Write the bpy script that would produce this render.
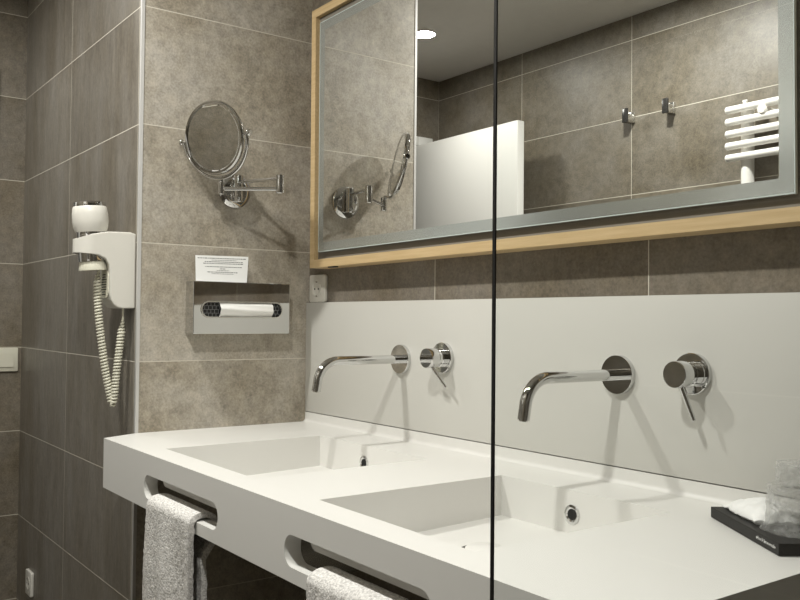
import bpy, bmesh, math, random
from mathutils import Vector, Matrix, noise

for o in list(bpy.data.objects):
    bpy.data.objects.remove(o, do_unlink=True)
S = bpy.context.scene
COL = S.collection
PI = math.pi

# ------------------------------------------------------------------ camera
yaw, pitch, roll = 0.9353, 0.02316, 0.0094
cyw, syw, cpt, spt = math.cos(yaw), math.sin(yaw), math.cos(pitch), math.sin(pitch)
FW = Vector((-syw * cpt, cyw * cpt, spt))
RT = Vector((cyw, syw, 0.0))
UP = RT.cross(FW)
R2 = RT * math.cos(roll) + UP * math.sin(roll)
U2 = -RT * math.sin(roll) + UP * math.cos(roll)
cam_d = bpy.data.cameras.new('camera')
cam = bpy.data.objects.new('camera', cam_d)
COL.objects.link(cam)
M = Matrix((R2, U2, -FW)).transposed().to_4x4()
M.translation = Vector((2.1349, -1.2536, 1.1737))
cam.matrix_world = M
cam_d.sensor_fit = 'HORIZONTAL'
cam_d.sensor_width = 36.0
cam_d.lens = 865.09 * 36.0 / 800.0
cam_d.clip_start = 0.02
S.camera = cam

# ------------------------------------------------------------------ world, exposure
W = bpy.data.worlds.new('world')
S.world = W
W.use_nodes = True
W.node_tree.nodes['Background'].inputs[0].default_value = (0.05, 0.05, 0.05, 1)
W.node_tree.nodes['Background'].inputs[1].default_value = 0.2
S.view_settings.view_transform = 'Standard'
S.view_settings.look = 'None'
S.view_settings.gamma = 1.0
S.view_settings.use_curve_mapping = False
S.view_settings.exposure = 0.0
LAMP_POWER = (5.4, 17.6, 17.4)
LAMP_COLOR = (1.0, 0.992, 0.94)
LAMPS = [(-0.66, -1.04), (0.30, -1.04), (1.30, -1.04)]
H = 2.358                       # ceiling height


# ------------------------------------------------------------------ node helpers
def mat(name, color=(0.8, 0.8, 0.8), rough=0.5, metal=0.0, spec=0.5, noise_amt=0.0, noise_scale=20.0, bump=0.0, coat=0.0):
    m = bpy.data.materials.new(name)
    m.use_nodes = True
    nt = m.node_tree
    b = nt.nodes['Principled BSDF']
    b.inputs['Base Color'].default_value = (*color, 1)
    b.inputs['Roughness'].default_value = rough
    b.inputs['Metallic'].default_value = metal
    b.inputs['Specular IOR Level'].default_value = spec
    b.inputs['Coat Weight'].default_value = coat
    tc = nt.nodes.new('ShaderNodeTexCoord')
    nz = nt.nodes.new('ShaderNodeTexNoise')
    nz.inputs['Scale'].default_value = noise_scale
    nz.inputs['Detail'].default_value = 6
    nt.links.new(tc.outputs['Object'], nz.inputs['Vector'])
    if noise_amt > 0:
        hsv = nt.nodes.new('ShaderNodeHueSaturation')
        hsv.inputs['Color'].default_value = (*color, 1)
        mr = nt.nodes.new('ShaderNodeMapRange')
        mr.inputs['From Min'].default_value = 0.3
        mr.inputs['From Max'].default_value = 0.7
        mr.inputs['To Min'].default_value = 1 - noise_amt
        mr.inputs['To Max'].default_value = 1 + noise_amt
        nt.links.new(nz.outputs['Fac'], mr.inputs['Value'])
        nt.links.new(mr.outputs['Result'], hsv.inputs['Value'])
        nt.links.new(hsv.outputs['Color'], b.inputs['Base Color'])
    if bump > 0:
        bp = nt.nodes.new('ShaderNodeBump')
        bp.inputs['Strength'].default_value = bump
        bp.inputs['Distance'].default_value = 0.002
        nt.links.new(nz.outputs['Fac'], bp.inputs['Height'])
        nt.links.new(bp.outputs['Normal'], b.inputs['Normal'])
    return m


def tile_mat(name, axis, off, pitch=0.6, z0=0.463, row=0.3, base=(0.24, 0.212, 0.176), streak=False, rough=0.42, seed=0.0, var=0.10):
    """large concrete-look tiles with light grout; joints measured on the wall itself"""
    m = bpy.data.materials.new(name)
    m.use_nodes = True
    nt = m.node_tree
    N, L = nt.nodes, nt.links
    b = N['Principled BSDF']
    tc = N.new('ShaderNodeTexCoord')
    sx = N.new('ShaderNodeSeparateXYZ')
    L.new(tc.outputs['Object'], sx.inputs[0])

    def mth(op, a, c=None, d=None):
        n = N.new('ShaderNodeMath')
        n.operation = op
        for i, v in enumerate((a, c, d)):
            if v is None:
                continue
            if isinstance(v, (int, float)):
                n.inputs[i].default_value = v
            else:
                L.new(v, n.inputs[i])
        return n.outputs[0]
    a_out = sx.outputs['XYZ'.index(axis) if axis != 'F' else 0]
    v_out = sx.outputs[2] if axis != 'F' else sx.outputs[1]
    u = mth('DIVIDE', mth('SUBTRACT', a_out, off), pitch)
    v = mth('DIVIDE', mth('SUBTRACT', v_out, z0), row)

    def edge(t, p):
        fr = mth('FRACT', mth('ADD', t, 0.5))
        return mth('MULTIPLY', mth('ABSOLUTE', mth('SUBTRACT', fr, 0.5)), p)
    du, dv = edge(u, pitch), edge(v, row)
    dmin = mth('MINIMUM', du, dv)
    gm = N.new('ShaderNodeMapRange')
    gm.inputs['From Min'].default_value = 0.0006
    gm.inputs['From Max'].default_value = 0.0014
    gm.inputs['To Min'].default_value = 1.0
    gm.inputs['To Max'].default_value = 0.0
    L.new(dmin, gm.inputs['Value'])
    # tile identity
    cmb = N.new('ShaderNodeCombineXYZ')
    L.new(mth('ADD', mth('FLOOR', u), seed + 0.5), cmb.inputs[0])
    L.new(mth('FLOOR', v), cmb.inputs[1])
    wn = N.new('ShaderNodeTexWhiteNoise')
    wn.noise_dimensions = '2D'
    L.new(cmb.outputs[0], wn.inputs['Vector'])
    # shift the cloud pattern per tile
    sc = N.new('ShaderNodeVectorMath')
    sc.operation = 'SCALE'
    L.new(wn.outputs['Color'], sc.inputs[0])
    sc.inputs['Scale'].default_value = 7.0
    ad = N.new('ShaderNodeVectorMath')
    ad.operation = 'ADD'
    L.new(tc.outputs['Object'], ad.inputs[0])
    L.new(sc.outputs[0], ad.inputs[1])
    mp = N.new('ShaderNodeMapping')
    L.new(ad.outputs[0], mp.inputs['Vector'])
    mp.inputs['Scale'].default_value = (2.2, 2.2, 0.5) if streak else (1, 1, 1)

    def nz(scale, detail, rg=0.6):
        n = N.new('ShaderNodeTexNoise')
        n.inputs['Scale'].default_value = scale
        n.inputs['Detail'].default_value = detail
        n.inputs['Roughness'].default_value = rg
        L.new(mp.outputs[0], n.inputs['Vector'])
        return n.outputs['Fac']
    n1, n2, n3 = nz(5.0, 5), nz(36.0, 7, 0.72), nz(190.0, 3)
    val = mth('ADD', mth('ADD', mth('MULTIPLY', mth('SUBTRACT', n1, 0.5), 1.05), mth('MULTIPLY', mth('SUBTRACT', n2, 0.5), 1.25)),
              mth('MULTIPLY', mth('SUBTRACT', n3, 0.5), 1.0))
    val = mth('ADD', val, mth('MULTIPLY', mth('SUBTRACT', wn.outputs['Value'], 0.5), 2 * var))
    val = mth('ADD', val, 1.0)
    hsv = N.new('ShaderNodeHueSaturation')
    hsv.inputs['Color'].default_value = (*base, 1)
    L.new(val, hsv.inputs['Value'])
    sat = N.new('ShaderNodeMapRange')
    sat.inputs['From Min'].default_value = 0.3
    sat.inputs['From Max'].default_value = 0.7
    sat.inputs['To Min'].default_value = 1.35
    sat.inputs['To Max'].default_value = 0.75
    L.new(n1, sat.inputs['Value'])
    L.new(sat.outputs[0], hsv.inputs['Saturation'])
    mx = N.new('ShaderNodeMixRGB')
    L.new(gm.outputs[0], mx.inputs['Fac'])
    L.new(hsv.outputs['Color'], mx.inputs['Color1'])
    mx.inputs['Color2'].default_value = (0.66, 0.62, 0.53, 1)
    L.new(mx.outputs[0], b.inputs['Base Color'])
    rr = N.new('ShaderNodeMapRange')
    rr.inputs['To Min'].default_value = rough
    rr.inputs['To Max'].default_value = 0.9
    L.new(gm.outputs[0], rr.inputs['Value'])
    L.new(rr.outputs[0], b.inputs['Roughness'])
    bp = N.new('ShaderNodeBump')
    bp.inputs['Strength'].default_value = 0.25
    bp.inputs['Distance'].default_value = 0.001
    L.new(mth('SUBTRACT', mth('MULTIPLY', n2, 0.4), gm.outputs[0]), bp.inputs['Height'])
    L.new(bp.outputs['Normal'], b.inputs['Normal'])
    return m


def glass_mat(name, tint=(0.93, 0.97, 0.95), gloss=1.0, milk=0.0, milk_noise=False):
    m = bpy.data.materials.new(name)
    m.use_nodes = True
    nt = m.node_tree
    N, L = nt.nodes, nt.links
    N.remove(N['Principled BSDF'])
    out = N['Material Output']
    tr = N.new('ShaderNodeBsdfTransparent')
    tr.inputs['Color'].default_value = (*tint, 1)
    gl = N.new('ShaderNodeBsdfGlossy')
    gl.inputs['Roughness'].default_value = 0.02
    lw = N.new('ShaderNodeLayerWeight')
    pw = N.new('ShaderNodeMath')
    pw.operation = 'POWER'
    L.new(lw.outputs['Facing'], pw.inputs[0])
    pw.inputs[1].default_value = 5.0
    ml = N.new('ShaderNodeMath')
    ml.operation = 'MULTIPLY_ADD'
    ml.inputs[1].default_value = 0.9 * gloss
    ml.inputs[2].default_value = 0.035 * gloss
    L.new(pw.outputs[0], ml.inputs[0])
    mx = N.new('ShaderNodeMixShader')
    L.new(ml.outputs[0], mx.inputs[0])
    L.new(tr.outputs[0], mx.inputs[1])
    L.new(gl.outputs[0], mx.inputs[2])
    last = mx.outputs[0]
    if milk > 0:
        df = N.new('ShaderNodeBsdfDiffuse')
        df.inputs['Color'].default_value = (0.85, 0.85, 0.83, 1)
        tl = N.new('ShaderNodeBsdfTranslucent')
        tl.inputs['Color'].default_value = (0.95, 0.95, 0.93, 1)
        dm = N.new('ShaderNodeMixShader')
        dm.inputs[0].default_value = 0.5
        L.new(df.outputs[0], dm.inputs[1])
        L.new(tl.outputs[0], dm.inputs[2])
        m2 = N.new('ShaderNodeMixShader')
        m2.inputs[0].default_value = milk
        if milk_noise:
            tc = N.new('ShaderNodeTexCoord')
            nz = N.new('ShaderNodeTexNoise')
            nz.inputs['Scale'].default_value = 55
            nz.inputs['Detail'].default_value = 4
            L.new(tc.outputs['Object'], nz.inputs['Vector'])
            mr = N.new('ShaderNodeMapRange')
            mr.inputs['From Min'].default_value = 0.35
            mr.inputs['From Max'].default_value = 0.7
            mr.inputs['To Min'].default_value = milk * 0.4
            mr.inputs['To Max'].default_value = min(1, milk * 1.7)
            L.new(nz.outputs['Fac'], mr.inputs['Value'])
            L.new(mr.outputs[0], m2.inputs[0])
            bp = N.new('ShaderNodeBump')
            bp.inputs['Strength'].default_value = 1.0
            bp.inputs['Distance'].default_value = 0.004
            L.new(nz.outputs['Fac'], bp.inputs['Height'])
            L.new(bp.outputs['Normal'], gl.inputs['Normal'])
        L.new(last, m2.inputs[1])
        L.new(dm.outputs[0], m2.inputs[2])
        last = m2.outputs[0]
    L.new(last, out.inputs['Surface'])
    return m


def wood_mat(name):
    m = bpy.data.materials.new(name)
    m.use_nodes = True
    nt = m.node_tree
    N, L = nt.nodes, nt.links
    b = N['Principled BSDF']
    b.inputs['Roughness'].default_value = 0.5
    tc = N.new('ShaderNodeTexCoord')
    mp = N.new('ShaderNodeMapping')
    mp.inputs['Scale'].default_value = (3, 60, 60)
    L.new(tc.outputs['Object'], mp.inputs['Vector'])
    nz = N.new('ShaderNodeTexNoise')
    nz.inputs['Scale'].default_value = 2.5
    nz.inputs['Detail'].default_value = 5
    L.new(mp.outputs[0], nz.inputs['Vector'])
    cr = N.new('ShaderNodeValToRGB')
    cr.color_ramp.elements[0].position = 0.3
    cr.color_ramp.elements[0].color = (0.52, 0.37, 0.185, 1)
    cr.color_ramp.elements[1].position = 0.7
    cr.color_ramp.elements[1].color = (0.62, 0.46, 0.255, 1)
    L.new(nz.outputs['Fac'], cr.inputs[0])
    L.new(cr.outputs[0], b.inputs['Base Color'])
    return m


def emit_mat(name, color, strength):
    m = bpy.data.materials.new(name)
    m.use_nodes = True
    b = m.node_tree.nodes['Principled BSDF']
    b.inputs['Base Color'].default_value = (0.8, 0.8, 0.8, 1)
    b.inputs['Emission Color'].default_value = (*color, 1)
    b.inputs['Emission Strength'].default_value = strength
    return m


# ------------------------------------------------------------------ mesh helpers
def newbm():
    return bmesh.new()


def merge(bm, tmp):
    me = bpy.data.meshes.new('t')
    tmp.to_mesh(me)
    bm.from_mesh(me)
    bpy.data.meshes.remove(me)
    tmp.free()


def box(bm, x0, x1, y0, y1, z0, z1, bev=0.0, seg=2):
    t = bmesh.new()
    bmesh.ops.create_cube(t, size=1)
    for v in t.verts:
        v.co = Vector((x0 + (v.co.x + .5) * (x1 - x0), y0 + (v.co.y + .5) * (y1 - y0), z0 + (v.co.z + .5) * (z1 - z0)))
    if bev > 0:
        bmesh.ops.bevel(t, geom=t.edges[:], offset=bev, segments=seg, profile=0.5, affect='EDGES')
    merge(bm, t)


def prism(bm, poly, axis, a0, a1, bev=0.0, seg=2):
    """poly: 2-D points; axis: the extrusion axis ('x': points are (y,z), 'y': (x,z), 'z': (x,y))"""
    t = bmesh.new()

    def P(p, a):
        return {'x': (a, p[0], p[1]), 'y': (p[0], a, p[1]), 'z': (p[0], p[1], a)}[axis]
    va = [t.verts.new(P(p, a0)) for p in poly]
    vb = [t.verts.new(P(p, a1)) for p in poly]
    t.faces.new(va)
    t.faces.new(vb[::-1])
    n = len(poly)
    for i in range(n):
        t.faces.new((va[i], vb[i], vb[(i + 1) % n], va[(i + 1) % n]))
    bmesh.ops.recalc_face_normals(t, faces=t.faces[:])
    if bev > 0:
        es = [e for e in t.edges if e.calc_face_angle(0) > 0.5]
        bmesh.ops.bevel(t, geom=es, offset=bev, segments=seg, profile=0.5, affect='EDGES')
    merge(bm, t)


def frame_of(axis):
    z = Vector(axis).normalized()
    x = z.orthogonal().normalized()
    return x, z.cross(x), z


def lathe(bm, prof, origin, axis, seg=40):
    """prof: list of (radius, height along axis)"""
    t = bmesh.new()
    o = Vector(origin)
    x, y, z = frame_of(axis)
    rings = []
    for r, h in prof:
        if r < 1e-6:
            rings.append([t.verts.new(o + z * h)])
        else:
            rings.append([t.verts.new(o + z * h + (x * math.cos(2 * PI * i / seg) + y * math.sin(2 * PI * i / seg)) * r) for i in range(seg)])
    for a, b in zip(rings, rings[1:]):
        if len(a) == 1 and len(b) == 1:
            continue
        for i in range(seg):
            j = (i + 1) % seg
            if len(a) == 1:
                t.faces.new((a[0], b[j], b[i]))
            elif len(b) == 1:
                t.faces.new((a[i], a[j], b[0]))
            else:
                t.faces.new((a[i], a[j], b[j], b[i]))
    bmesh.ops.recalc_face_normals(t, faces=t.faces[:])
    merge(bm, t)


def cyl(bm, p0, p1, r, r1=None, seg=32, bev=0.001):
    p0, p1 = Vector(p0), Vector(p1)
    r1 = r if r1 is None else r1
    h = (p1 - p0).length
    b = min(bev, h * .4, r * .4)
    lathe(bm, [(0, 0), (r - b, 0), (r, b), (r1, h - b), (r1 - b, h), (0, h)], p0, p1 - p0, seg)


def tube(bm, pts, r, seg=12, caps=True):
    t = bmesh.new()
    pts = [Vector(p) for p in pts]
    n = len(pts)
    tang = []
    for i in range(n):
        d = pts[min(i + 1, n - 1)] - pts[max(i - 1, 0)]
        tang.append(d.normalized())
    x = tang[0].orthogonal().normalized()
    rings = []
    for i in range(n):
        x = (x - tang[i] * x.dot(tang[i])).normalized()
        y = tang[i].cross(x)
        rr = r[i] if isinstance(r, (list, tuple)) else r
        rings.append([t.verts.new(pts[i] + (x * math.cos(2 * PI * k / seg) + y * math.sin(2 * PI * k / seg)) * rr) for k in range(seg)])
    for a, b in zip(rings, rings[1:]):
        for k in range(seg):
            j = (k + 1) % seg
            t.faces.new((a[k], a[j], b[j], b[k]))
    if caps:
        t.faces.new(rings[0][::-1])
        t.faces.new(rings[-1])
    bmesh.ops.recalc_face_normals(t, faces=t.faces[:])
    merge(bm, t)


def rounded_rect(x0, x1, y0, y1, r, n=8):
    pts = []
    for cx, cy, a0 in ((x1 - r, y1 - r, 0), (x0 + r, y1 - r, PI / 2), (x0 + r, y0 + r, PI), (x1 - r, y0 + r, 1.5 * PI)):
        for i in range(n + 1):
            a = a0 + PI / 2 * i / n
            pts.append((cx + r * math.cos(a), cy + r * math.sin(a)))
    return pts


def obj(name, bm, m, parent=None, smooth=40, xf=None):
    if xf is not None:
        bm.transform(xf)
    if parent is not None:
        bm.transform(Matrix.Translation(-Vector(parent.location)))
    me = bpy.data.meshes.new(name)
    bm.to_mesh(me)
    bm.free()
    if smooth:
        for p in me.polygons:
            p.use_smooth = True
        me.set_sharp_from_angle(angle=math.radians(smooth))
    o = bpy.data.objects.new(name, me)
    COL.objects.link(o)
    if m is not None:
        me.materials.append(m)
    if parent is not None:
        o.parent = parent
    return o


def sub(name, bm, m, part, smooth=40, xf=None):
    """a sub-part: child of a part whose own parent is the thing's Empty"""
    if xf is not None:
        bm.transform(xf)
    bm.transform(Matrix.Translation(-Vector(part.parent.location)))
    o = obj(name, bm, m, None, smooth)
    o.parent = part
    return o


def boolean(o, bm_cut, op='DIFFERENCE'):
    me = bpy.data.meshes.new('cut')
    bmesh.ops.recalc_face_normals(bm_cut, faces=bm_cut.faces[:])
    bm_cut.to_mesh(me)
    bm_cut.free()
    c = bpy.data.objects.new('cut', me)
    COL.objects.link(c)
    md = o.modifiers.new('b', 'BOOLEAN')
    md.operation = op
    md.object = c
    md.solver = 'EXACT'
    bake(o)
    bpy.data.objects.remove(c, do_unlink=True)
    bpy.data.meshes.remove(me)


def bake(o, smooth=None):
    bpy.context.view_layer.update()
    dg = bpy.context.evaluated_depsgraph_get()
    me = bpy.data.meshes.new_from_object(o.evaluated_get(dg))
    o.modifiers.clear()
    old = o.data
    o.data = me
    me.name = o.name
    bpy.data.meshes.remove(old)
    if smooth:
        for p in me.polygons:
            p.use_smooth = True
        me.set_sharp_from_angle(angle=math.radians(smooth))


def struct(o, label, cat):
    o['kind'] = 'structure'
    o['label'] = label
    o['category'] = cat
    return o


def thing(name, label, cat, loc, group=None):
    o = bpy.data.objects.new(name, None)
    COL.objects.link(o)
    o.location = loc
    o.empty_display_size = 0.05
    o['label'] = label
    o['category'] = cat
    if group:
        o['group'] = group
    return o


def tag(o, label, cat, group=None):
    o['label'] = label
    o['category'] = cat
    if group:
        o['group'] = group
    return o


def copy_tree(o, loc=None, parent=None):
    c = o.copy()
    COL.objects.link(c)
    if parent:
        c.parent = parent
    if loc is not None:
        c.location = loc
    for ch in list(o.children):
        copy_tree(ch, None, c)
    return c


# ------------------------------------------------------------------ materials
M_back = tile_mat('tile_back', 'X', 0.571, seed=3, base=(0.18, 0.155, 0.122))
M_left = tile_mat('tile_left', 'Y', -0.60, pitch=0.9, seed=11, base=(0.37, 0.334, 0.276))  # same tile, base lightened to stand in for lamp light off the mirror
M_alcove = tile_mat('tile_alcove', 'X', -0.618, seed=20, streak=True, base=(0.175, 0.156, 0.128))
M_far = tile_mat('tile_far', 'Y', -0.95, seed=31, base=(0.19, 0.165, 0.128))
M_opp = tile_mat('tile_opposite', 'X', -0.01, seed=44, base=(0.168, 0.148, 0.116))
M_right = tile_mat('tile_right', 'Y', -0.2, seed=57, base=(0.16, 0.142, 0.115))
M_floor = tile_mat('tile_floor', 'F', 0.1, seed=60, base=(0.16, 0.145, 0.12))
M_ceil = mat('ceiling_paint', (0.72, 0.70, 0.66), 0.8, noise_amt=0.02)
M_white = mat('solid_surface', (0.765, 0.755, 0.72), 0.38, noise_amt=0.01, noise_scale=4)
M_splash = mat('splash_panel', (0.62, 0.612, 0.57), 0.42, noise_amt=0.01, noise_scale=4)
M_chrome = mat('chrome', (0.66, 0.66, 0.655), 0.04, metal=1.0)
M_chrome_b = mat('brushed_metal', (0.66, 0.65, 0.62), 0.25, metal=1.0)
M_painteddark = mat('painted_dark_metal', (0.07, 0.068, 0.065), 0.25, metal=0.6)  # dark reflection and gap shade put into the colour
M_alu = mat('aluminium_trim', (0.62, 0.61, 0.59), 0.45, metal=0.25)
M_wood = wood_mat('light_oak')
M_mirror = mat('mirror_glass', (0.90, 0.905, 0.89), 0.0, metal=1.0)
M_frost = mat('frosted_glass', (0.62, 0.66, 0.65), 0.2, metal=0.85)
M_gedge = mat('glass_edge', (0.62, 0.70, 0.68), 0.15, spec=0.8)
M_panel = mat('grey_back_panel', (0.22, 0.20, 0.17), 0.6)
M_black = mat('black_plastic', (0.012, 0.012, 0.013), 0.35)
M_tray = mat('black_tray', (0.011, 0.0105, 0.010), 0.5, spec=0.3, noise_amt=0.1)
M_dark = mat('dark_void', (0.008, 0.008, 0.008), 0.8)
M_plastic = mat('white_plastic', (0.70, 0.68, 0.62), 0.35)
M_plastic2 = mat('cream_plastic', (0.72, 0.70, 0.58), 0.4)
M_radiator = mat('radiator_enamel', (0.82, 0.80, 0.76), 0.3)
M_door = mat('white_door_paint', (0.80, 0.79, 0.75), 0.4)
M_paper = mat('white_paper', (0.86, 0.86, 0.84), 0.8)
M_ink = mat('grey_ink', (0.10, 0.10, 0.10), 0.8)
M_pattern = mat('grey_pattern', (0.30, 0.30, 0.30), 0.7)
M_lightink = mat('white_ink', (0.85, 0.85, 0.83), 0.7)
M_tissue = mat('tissue_paper', (0.88, 0.87, 0.84), 0.9, bump=0.4, noise_scale=60)
M_towel = mat('terry_cloth', (0.72, 0.70, 0.67), 1.0, spec=0.1, noise_amt=0.30, noise_scale=260, bump=1.0)
M_glass = glass_mat('shower_glass', (0.982, 0.988, 0.985), 0.8)
M_cup = glass_mat('clear_tumbler', (0.995, 0.996, 0.995), 0.55, 0.08)
M_film = glass_mat('plastic_film', (0.995, 0.995, 0.99), 0.8, 0.26, True)
M_lamp = emit_mat('lamp_face', (1.0, 0.93, 0.80), 12)

# ------------------------------------------------------------------ setting
XR, YO, XF = 2.75, -1.55, -1.194
D = 0.496
bm = newbm(); box(bm, -0.0, XR + .1, 0, 0.1, 0, H)
struct(obj('wall_back', bm, M_back, smooth=0), 'brown grey tiled wall behind the mirror and washbasins', 'wall')
bm = newbm(); prism(bm, [(0, 0), (0, -D), (-.1, -D + .1), (-.1, 0)], 'z', 0, H)
struct(obj('wall_left', bm, M_left, smooth=0), 'grey tiled side wall carrying the shaving mirror', 'wall')
bm = newbm(); prism(bm, [(0, -D), (XF - .1, -D), (XF - .1, -D + .1), (-.1, -D + .1)], 'z', 0, H)
struct(obj('wall_alcove', bm, M_alcove, smooth=0), 'grey tiled wall carrying the hair dryer', 'wall')
DY0, DY1, DZ = -1.415, -0.675, 2.02
bm = newbm()
box(bm, XF - .1, XF, DY1, -D, 0, H)
box(bm, XF - .1, XF, YO, DY0, 0, H)
box(bm, XF - .1, XF, DY0, DY1, DZ, H)
struct(obj('wall_far', bm, M_far, smooth=0), 'dark tiled far wall with the light switch and the doorway', 'wall')
bm = newbm(); box(bm, XF - .1, XR + .1, YO - .1, YO, 0, H)
struct(obj('wall_opposite', bm, M_opp, smooth=0), 'tiled wall opposite the mirror, with robe hooks and radiator', 'wall')
bm = newbm(); box(bm, XR, XR + .1, YO, 0, 0, H)
struct(obj('wall_right', bm, M_right, smooth=0), 'tiled shower wall on the right', 'wall')
bm = newbm(); box(bm, -2.4, XR + .1, YO - .1, 0.1, -0.1, 0)
fl = struct(obj('floor', bm, M_floor, smooth=0), 'dark tiled bathroom floor', 'floor')
bm = newbm(); box(bm, -2.4, XR + .1, YO - .1, 0.1, H, H + 0.1)
struct(obj('ceiling', bm, M_ceil, smooth=0), 'plain white painted ceiling', 'ceiling')
bm = newbm(); box(bm, -2.4, -2.3, YO - .1, -D + .1, 0, H)
struct(obj('wall_hall', bm, M_ceil, smooth=0), 'plain wall of the hall beyond the doorway', 'wall')
# aluminium edge profile on the outer tile corner
bm = newbm(); prism(bm, [(0.0, -D - .0015), (0.0015, -D - .0015), (0.0015, -D + .0065), (0.0, -D + .0065), (0.0, -D), (-.008, -D), (-.008, -D - .0015)], 'z', 0, H)
struct(obj('trim_1', bm, M_alu, smooth=0), 'metal edge profile on the tiled wall corner', 'trim')
# ceiling cove line and door frame
bm = newbm()
box(bm, XF, XF + .018, DY0 - .085, DY0, 0, DZ + .045, .003)
box(bm, XF, XF + .018, DY1, DY1 + .08, 0, DZ + .045, .003)
box(bm, XF, XF + .018, DY0, DY1, DZ, DZ + .045, .003)
struct(obj('trim_2', bm, M_door), 'white frame around the doorway in the far wall', 'door frame')
bm = newbm(); box(bm, XF + .022, -0.452, -1.41, -1.372, 0.012, 2.008, .002)
dr = struct(obj('door_1', bm, M_door), 'white door leaf standing open in front of the opposite wall', 'door')
bm = newbm()
cyl(bm, (-.52, -1.372, 1.0), (-.52, -1.33, 1.0), .01)
tube(bm, [(-.52, -1.33, 1.0), (-.53, -1.322, 1.0), (-.64, -1.322, 1.0)], .009)
ob = obj('door_handle', bm, M_chrome_b); ob.parent = dr

# ------------------------------------------------------------------ downlights (the room's lamps)
for i, (lx, ly) in enumerate(LAMPS):
    lab = ['round ceiling downlight above the doorway end of the room, seen in the mirror',
           'round ceiling downlight above the left basin', 'round ceiling downlight above the right basin'][i]
    t = thing('ceiling_downlight', lab, 'ceiling light', (lx, ly, H), 'ceiling downlights')
    bm = newbm(); lathe(bm, [(.036, 0), (.046, 0), (.047, -.003), (.044, -.006), (.038, -.006), (.036, -.003), (.036, 0)], (lx, ly, H), (0, 0, 1))
    obj('trim_ring', bm, M_ceil, t)
    bm = newbm(); lathe(bm, [(0, -.002), (.0355, -.002), (.0355, -.0005), (0, -.0005)], (lx, ly, H), (0, 0, 1))
    obj('lamp_face', bm, M_lamp, t)
    ld = bpy.data.lights.new('spot_light', 'AREA')
    ld.energy = LAMP_POWER[i]
    ld.color = LAMP_COLOR
    ld.shape = 'DISK'
    ld.size = 0.088
    ld.spread = math.radians(178)
    lo = bpy.data.objects.new('spot_light', ld)
    COL.objects.link(lo)
    lo.parent = t
    lo.location = (0, 0, -0.0075)

# ------------------------------------------------------------------ vanity counter with two integral basins
CT, CB, CX, CF = 0.885, 0.768, 1.60, -0.589
t = thing('vanity_counter', 'long white double washbasin counter with towel slots in its front', 'washbasin', (0.8, 0, CB))
bm = newbm()
prism(bm, [(0.0005, -.0005), (0.0005, -D), (0.046, CF), (CX, CF), (CX, -.0005)], 'z', CB, CT)
cb = obj('counter_body', bm, M_white, None, smooth=0)
bm = newbm(); box(bm, 0.03, CX - .03, CF + .03, -0.03, CB - .05, CT - .022)
boolean(cb, bm)
BAS = [(0.287, 0.716), (0.940, 1.316)]
YB0, YB1 = -0.530, -0.132


def bowl(bm, x0, x1, g, ztop, zf):
    """tapered rectangular bowl, ramped at the front; g grows it outwards"""
    top = [(x0 - g, YB0 - g), (x1 + g, YB0 - g), (x1 + g, YB1 + g), (x0 - g, YB1 + g)]
    bot = [(x0 + .004 - g, YB0 + .085 - g), (x1 - .004 + g, YB0 + .085 - g), (x1 - .004 + g, YB1 - .004 + g), (x0 + .004 - g, YB1 - .004 + g)]
    zb = [zf - .006 - g, zf - .006 - g, zf + .002 - g, zf + .002 - g]
    tt = bmesh.new()
    a = [tt.verts.new((*p, ztop)) for p in top]
    b = [tt.verts.new((*p, z)) for p, z in zip(bot, zb)]
    tt.faces.new(a)
    tt.faces.new(b[::-1])
    for i in range(4):
        tt.faces.new((a[i], b[i], b[(i + 1) % 4], a[(i + 1) % 4]))
    bmesh.ops.recalc_face_normals(tt, faces=tt.faces[:])
    merge(bm, tt)


for x0, x1 in BAS:
    bm = newbm(); bowl(bm, x0, x1, .012, CT - .010, 0.810)
    boolean(cb, bm, 'UNION')
for x0, x1 in BAS:
    xl = x0 + (.060 if x0 < .5 else .022)
    bm = newbm()
    prism(bm, [(xl, .868), (xl, .834)] + [(xl + .018 - .018 * math.cos(PI / 2 * i / 6), .834 - .018 * math.sin(PI / 2 * i / 6)) for i in range(1, 7)] + [(x1 + .010, .816), (x1 + .010, .868)], 'y', -.5595, -.500)
    boolean(cb, bm, 'UNION')
for x0, x1 in BAS:
    bm = newbm(); bowl(bm, x0, x1, 0.0, CT + .0, 0.810)
    for v in bm.verts:
        if v.co.z > CT - .001:
            v.co.z = CT + .0004
    boolean(cb, bm)
for sx0, sx1 in ((0.319, 0.690), (0.935, 1.306)):
    bm = newbm(); prism(bm, rounded_rect(sx0, sx1, 0.791, 0.841, .024, 14), 'y', CF - .02, CF + .0303)
    boolean(cb, bm)
md = cb.modifiers.new('bev', 'BEVEL')
md.width = 0.0022
md.segments = 2
md.limit_method = 'ANGLE'
md.angle_limit = math.radians(35)
md.use_clamp_overlap = True
bake(cb)
for p in cb.data.polygons:
    p.use_smooth = False
cb.parent = t
cb.location = -Vector(t.location)
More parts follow.
